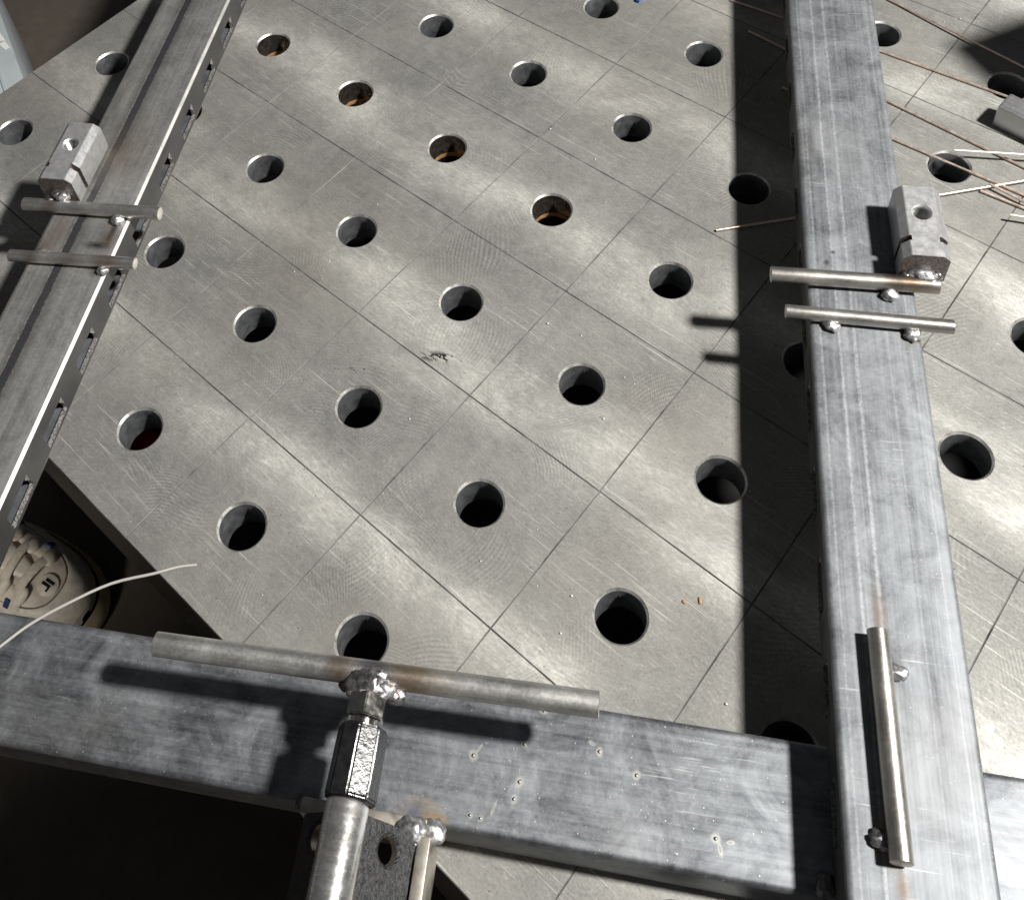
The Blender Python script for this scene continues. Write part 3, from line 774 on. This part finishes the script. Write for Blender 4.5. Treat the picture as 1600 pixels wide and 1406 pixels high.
# ------------------------------------------------------------------ sneaker
sh = thing('sneaker', 'worn white chunky lace-up sneaker on the floor beside the table, lower left', 'sneaker', (-132, -495, fz), math.atan2(-.32, .95))
sh.scale = (.8, .8, .8)
leather = simple('worn_white_leather', (.62, .56, .48), .5, 0, 60, .2, .25, 260, .0006)
leather2 = simple('scuffed_white_leather', (.70, .65, .57), .45, 0, 90, .2, .25, 300, .0005)
rubber = simple('yellowed_rubber', (.52, .43, .27), .6, 0, 50, .2)
navy = simple('navy_trim', (.02, .04, .16), .5)
black = simple('black_print', (.01, .01, .011), .4)
stitch = simple('grey_seam', (.23, .2, .17), .7)
lace = simple('off_white_lace', (.68, .62, .53), .7, 0, 200, .2, .4, 700, .0006)
SB = 34                                   # sole thickness
def hw(x):                                # half width at distance x behind the toe tip
    u = min(x / 85, 1); b = 52 * (1 - (1 - u) ** 2.3) ** (1 / 2.3)
    if x > 110: b -= 9 * min((x - 110) / 80, 1) - 4 * max(0, min((x - 190) / 60, 1))
    if x > 235: b *= math.sqrt(max(0, 1 - ((x - 235) / 50) ** 2))
    return b
def hh(x):
    return 36 + 22 * min(x / 70, 1) + 34 * max(0, min((x - 70) / 110, 1)) ** 1.1
def top(x, y, off=0):
    wv = max(hw(x), 1); rho = min(abs(y) / wv, .999)
    u = min(x / 38, 1); e = (1 - (1 - u) ** 2.6) ** (1 / 2.6)
    return Vector((-x, y, SB + off + hh(x) * e * (1 - rho ** 2.7) ** (1 / 2.4)))
bm = bmesh.new(); NX, NY = 60, 36; g = []
for i in range(NX + 1):
    x = .4 + 283 * (i / NX) ** 1.25; row = []
    for j in range(NY + 1):
        ph = -1 + 2 * j / NY; y = hw(x) * math.sin(ph * math.pi / 2) * .999
        row.append(bm.verts.new(top(x, y)))
    g.append(row)
for i in range(NX):
    for j in range(NY): bm.faces.new((g[i][j], g[i][j + 1], g[i + 1][j + 1], g[i + 1][j]))
upper = bm_obj('upper', bm, leather, sh, smooth=60)
# sole with vertical ribs round the rand
bm = bmesh.new(); ol = []
for s_ in (1, -1):
    xs = [.2 + 284 * (k / 70) ** 1.5 for k in range(71)]
    if s_ == -1: xs = xs[::-1]
    for x in xs: ol.append((-x, s_ * hw(x)))
rings = []
for z, off in ((0, 1), (2, 5), (10, 8), (22, 8), (30, 6), (37, 3.5)):
    ring = []
    for k, (x, y) in enumerate(ol):
        a_ = Vector(ol[(k + 1) % len(ol)]); b_ = Vector(ol[k - 1]); tg = (a_ - b_)
        nn = Vector((-tg.y, tg.x)); nn = nn.normalized() if nn.length > 1e-6 else Vector((1, 0))
        if nn.dot(Vector((x + 120, y))) < 0: nn = -nn
        rib = .9 * (k % 2) if 5 < z < 30 else 0
        ring.append(bm.verts.new((x + nn.x * (off + rib), y + nn.y * (off + rib), z)))
    rings.append(ring)
n = len(ol)
for a_ in range(len(rings) - 1):
    for k in range(n): bm.faces.new((rings[a_][k], rings[a_][(k + 1) % n], rings[a_ + 1][(k + 1) % n], rings[a_ + 1][k]))
bm.faces.new(rings[0])
bm_obj('sole', bm, rubber, sh, smooth=30)
def strip(name, path, r, mat, parent, off=0, n=24, flat=.5):
    pts = []
    for k in range(n + 1):
        f_ = k / n * (len(path) - 1); i = min(int(f_), len(path) - 2); u = f_ - i
        x = path[i][0] * (1 - u) + path[i + 1][0] * u; y = path[i][1] * (1 - u) + path[i + 1][1] * u
        pts.append(top(x, y, off))
    bm = bmesh.new(); add_tube(bm, pts, r, 10)
    return bm_obj(name, bm, mat, parent, smooth=60)
# mudguard round the toe: raised panel with a seam at its inner edge
bm = bmesh.new(); A = []
for k in range(41):
    a_ = -1 + 2 * k / 40
    inner = (26 + 88 * abs(a_) ** 2.6, 37 * math.sin(a_ * math.pi / 2) * (1 + .1 * abs(a_)))
    out_x = 1.0 + 118 * abs(a_) ** 2.1; out_y = math.copysign(hw(out_x) * .995, a_) * min(1, abs(a_) * 6)
    row = []
    for q in range(7):
        u = q / 6; x = inner[0] * (1 - u) + out_x * u; y = inner[1] * (1 - u) + out_y * u
        y = max(-hw(x) * .995, min(hw(x) * .995, y))
        row.append(bm.verts.new(top(x, y, 1.6 if 0 < q else .1)))
    A.append(row)
for k in range(40):
    for q in range(6): bm.faces.new((A[k][q], A[k][q + 1], A[k + 1][q + 1], A[k + 1][q]))
bm_obj('toe_guard', bm, leather2, sh, smooth=40)
strip('seam', [(26 + 88 * abs(-1 + 2 * k / 24) ** 2.6, 37 * math.sin((-1 + 2 * k / 24) * math.pi / 2) * (1 + .1 * abs(-1 + 2 * k / 24))) for k in range(25)], .9, stitch, sh, .6, 60)
# eyestay panels, eyelet lobes and flat laces
for s_ in (1, -1):
    bm = bmesh.new(); g = []
    for i in range(17):
        x = 54 + 140 * i / 16; row = []
        for q in range(7):
            y = s_ * (18 + .03 * (x - 54) + 22 * q / 6)
            y = max(-hw(x) * .97, min(hw(x) * .97, y))
            row.append(bm.verts.new(top(x, y, 2.6 if 0 < q < 6 else .2)))
        g.append(row)
    for i in range(16):
        for q in range(6): bm.faces.new((g[i][q], g[i][q + 1], g[i + 1][q + 1], g[i + 1][q]))
    bm_obj('eyestay', bm, leather, sh, smooth=50)
for k, x in enumerate((58, 82, 106, 130, 154, 178)):
    yy = 25 + .9 * k
    for s_ in (1, -1):
        bm = bmesh.new(); p = top(x, s_ * yy)
        add_blob(bm, (0, 0, 0), (8.5, 12.5, 5.0), .06, 3, k)
        bm_obj('eyelet_lobe', bm, leather2, sh, loc=p + Vector((0, 0, 2.0)), rot=(-s_ * .5, .28, s_ * .25), smooth=180)
        if k % 2 == 0:
            bm = bmesh.new(); q = top(x + 12, s_ * (yy + 12))
            add_box(bm, -3.5, 3.5, -6, 6, -2, 2.0, 1.2); bm_obj('side_trim', bm, navy, sh, loc=q + Vector((0, 0, 1.5)), rot=(-s_ * .9, .2, 0))
    sg = 1 if k % 2 else -1
    bm = bmesh.new()
    add_ribbon(bm, [top(x + sg * 5 * (u / 8 - .5) + 2, -yy + 2 * yy * u / 8, 4.2 + 4.0 * math.sin(math.pi * u / 8)) for u in range(9)], 6.2, 1.9)
    bm_obj('lace', bm, lace, sh, smooth=60)
# tongue pad
bm = bmesh.new(); add_blob(bm, (0, 0, 0), (70, 17, 6), .05, 3, 5)
tp = top(125, 0); bm_obj('tongue', bm, leather2, sh, loc=tp + Vector((0, 0, 1.5)), rot=(0, .28, 0), smooth=180)
# loose lace loop
bm = bmesh.new(); c0 = top(205, 26, 6)
add_tube(bm, [c0 + Vector((12 * math.cos(a_ * .5), 9 * math.sin(a_ * .5), 3 * math.sin(a_))) for a_ in range(12)], 2.2, 8)
bm_obj('lace', bm, lace, sh, smooth=60)
# round badge with the mark
bp = top(40, 0); nx_ = (top(41, 0) - top(39, 0)).normalized()
pitch = -math.asin(nx_.z) if True else 0
bm = bmesh.new(); add_lathe(bm, [(0, 12.2), (1.4, 12.2), (2.0, 11.4)], (0, 0, 0), (0, 0, 1), 32)
bd_ = bm_obj('badge', bm, leather2, sh, loc=bp + Vector((0, 0, .2)), rot=(0, math.asin((top(38, 0) - top(42, 0)).normalized().z * -1), 0), smooth=40)
bm = bmesh.new()
add_box(bm, -5.5, 6.0, 2.2, 5.6, 2.0, 2.5, .15); add_box(bm, -7.5, 4.0, -2.6, .9, 2.0, 2.5, .15); add_box(bm, 1.2, 4.0, -7.2, -2.6, 2.0, 2.5, .15)
bm_obj('logo', bm, black, bd_, rot=(0, 0, 0))
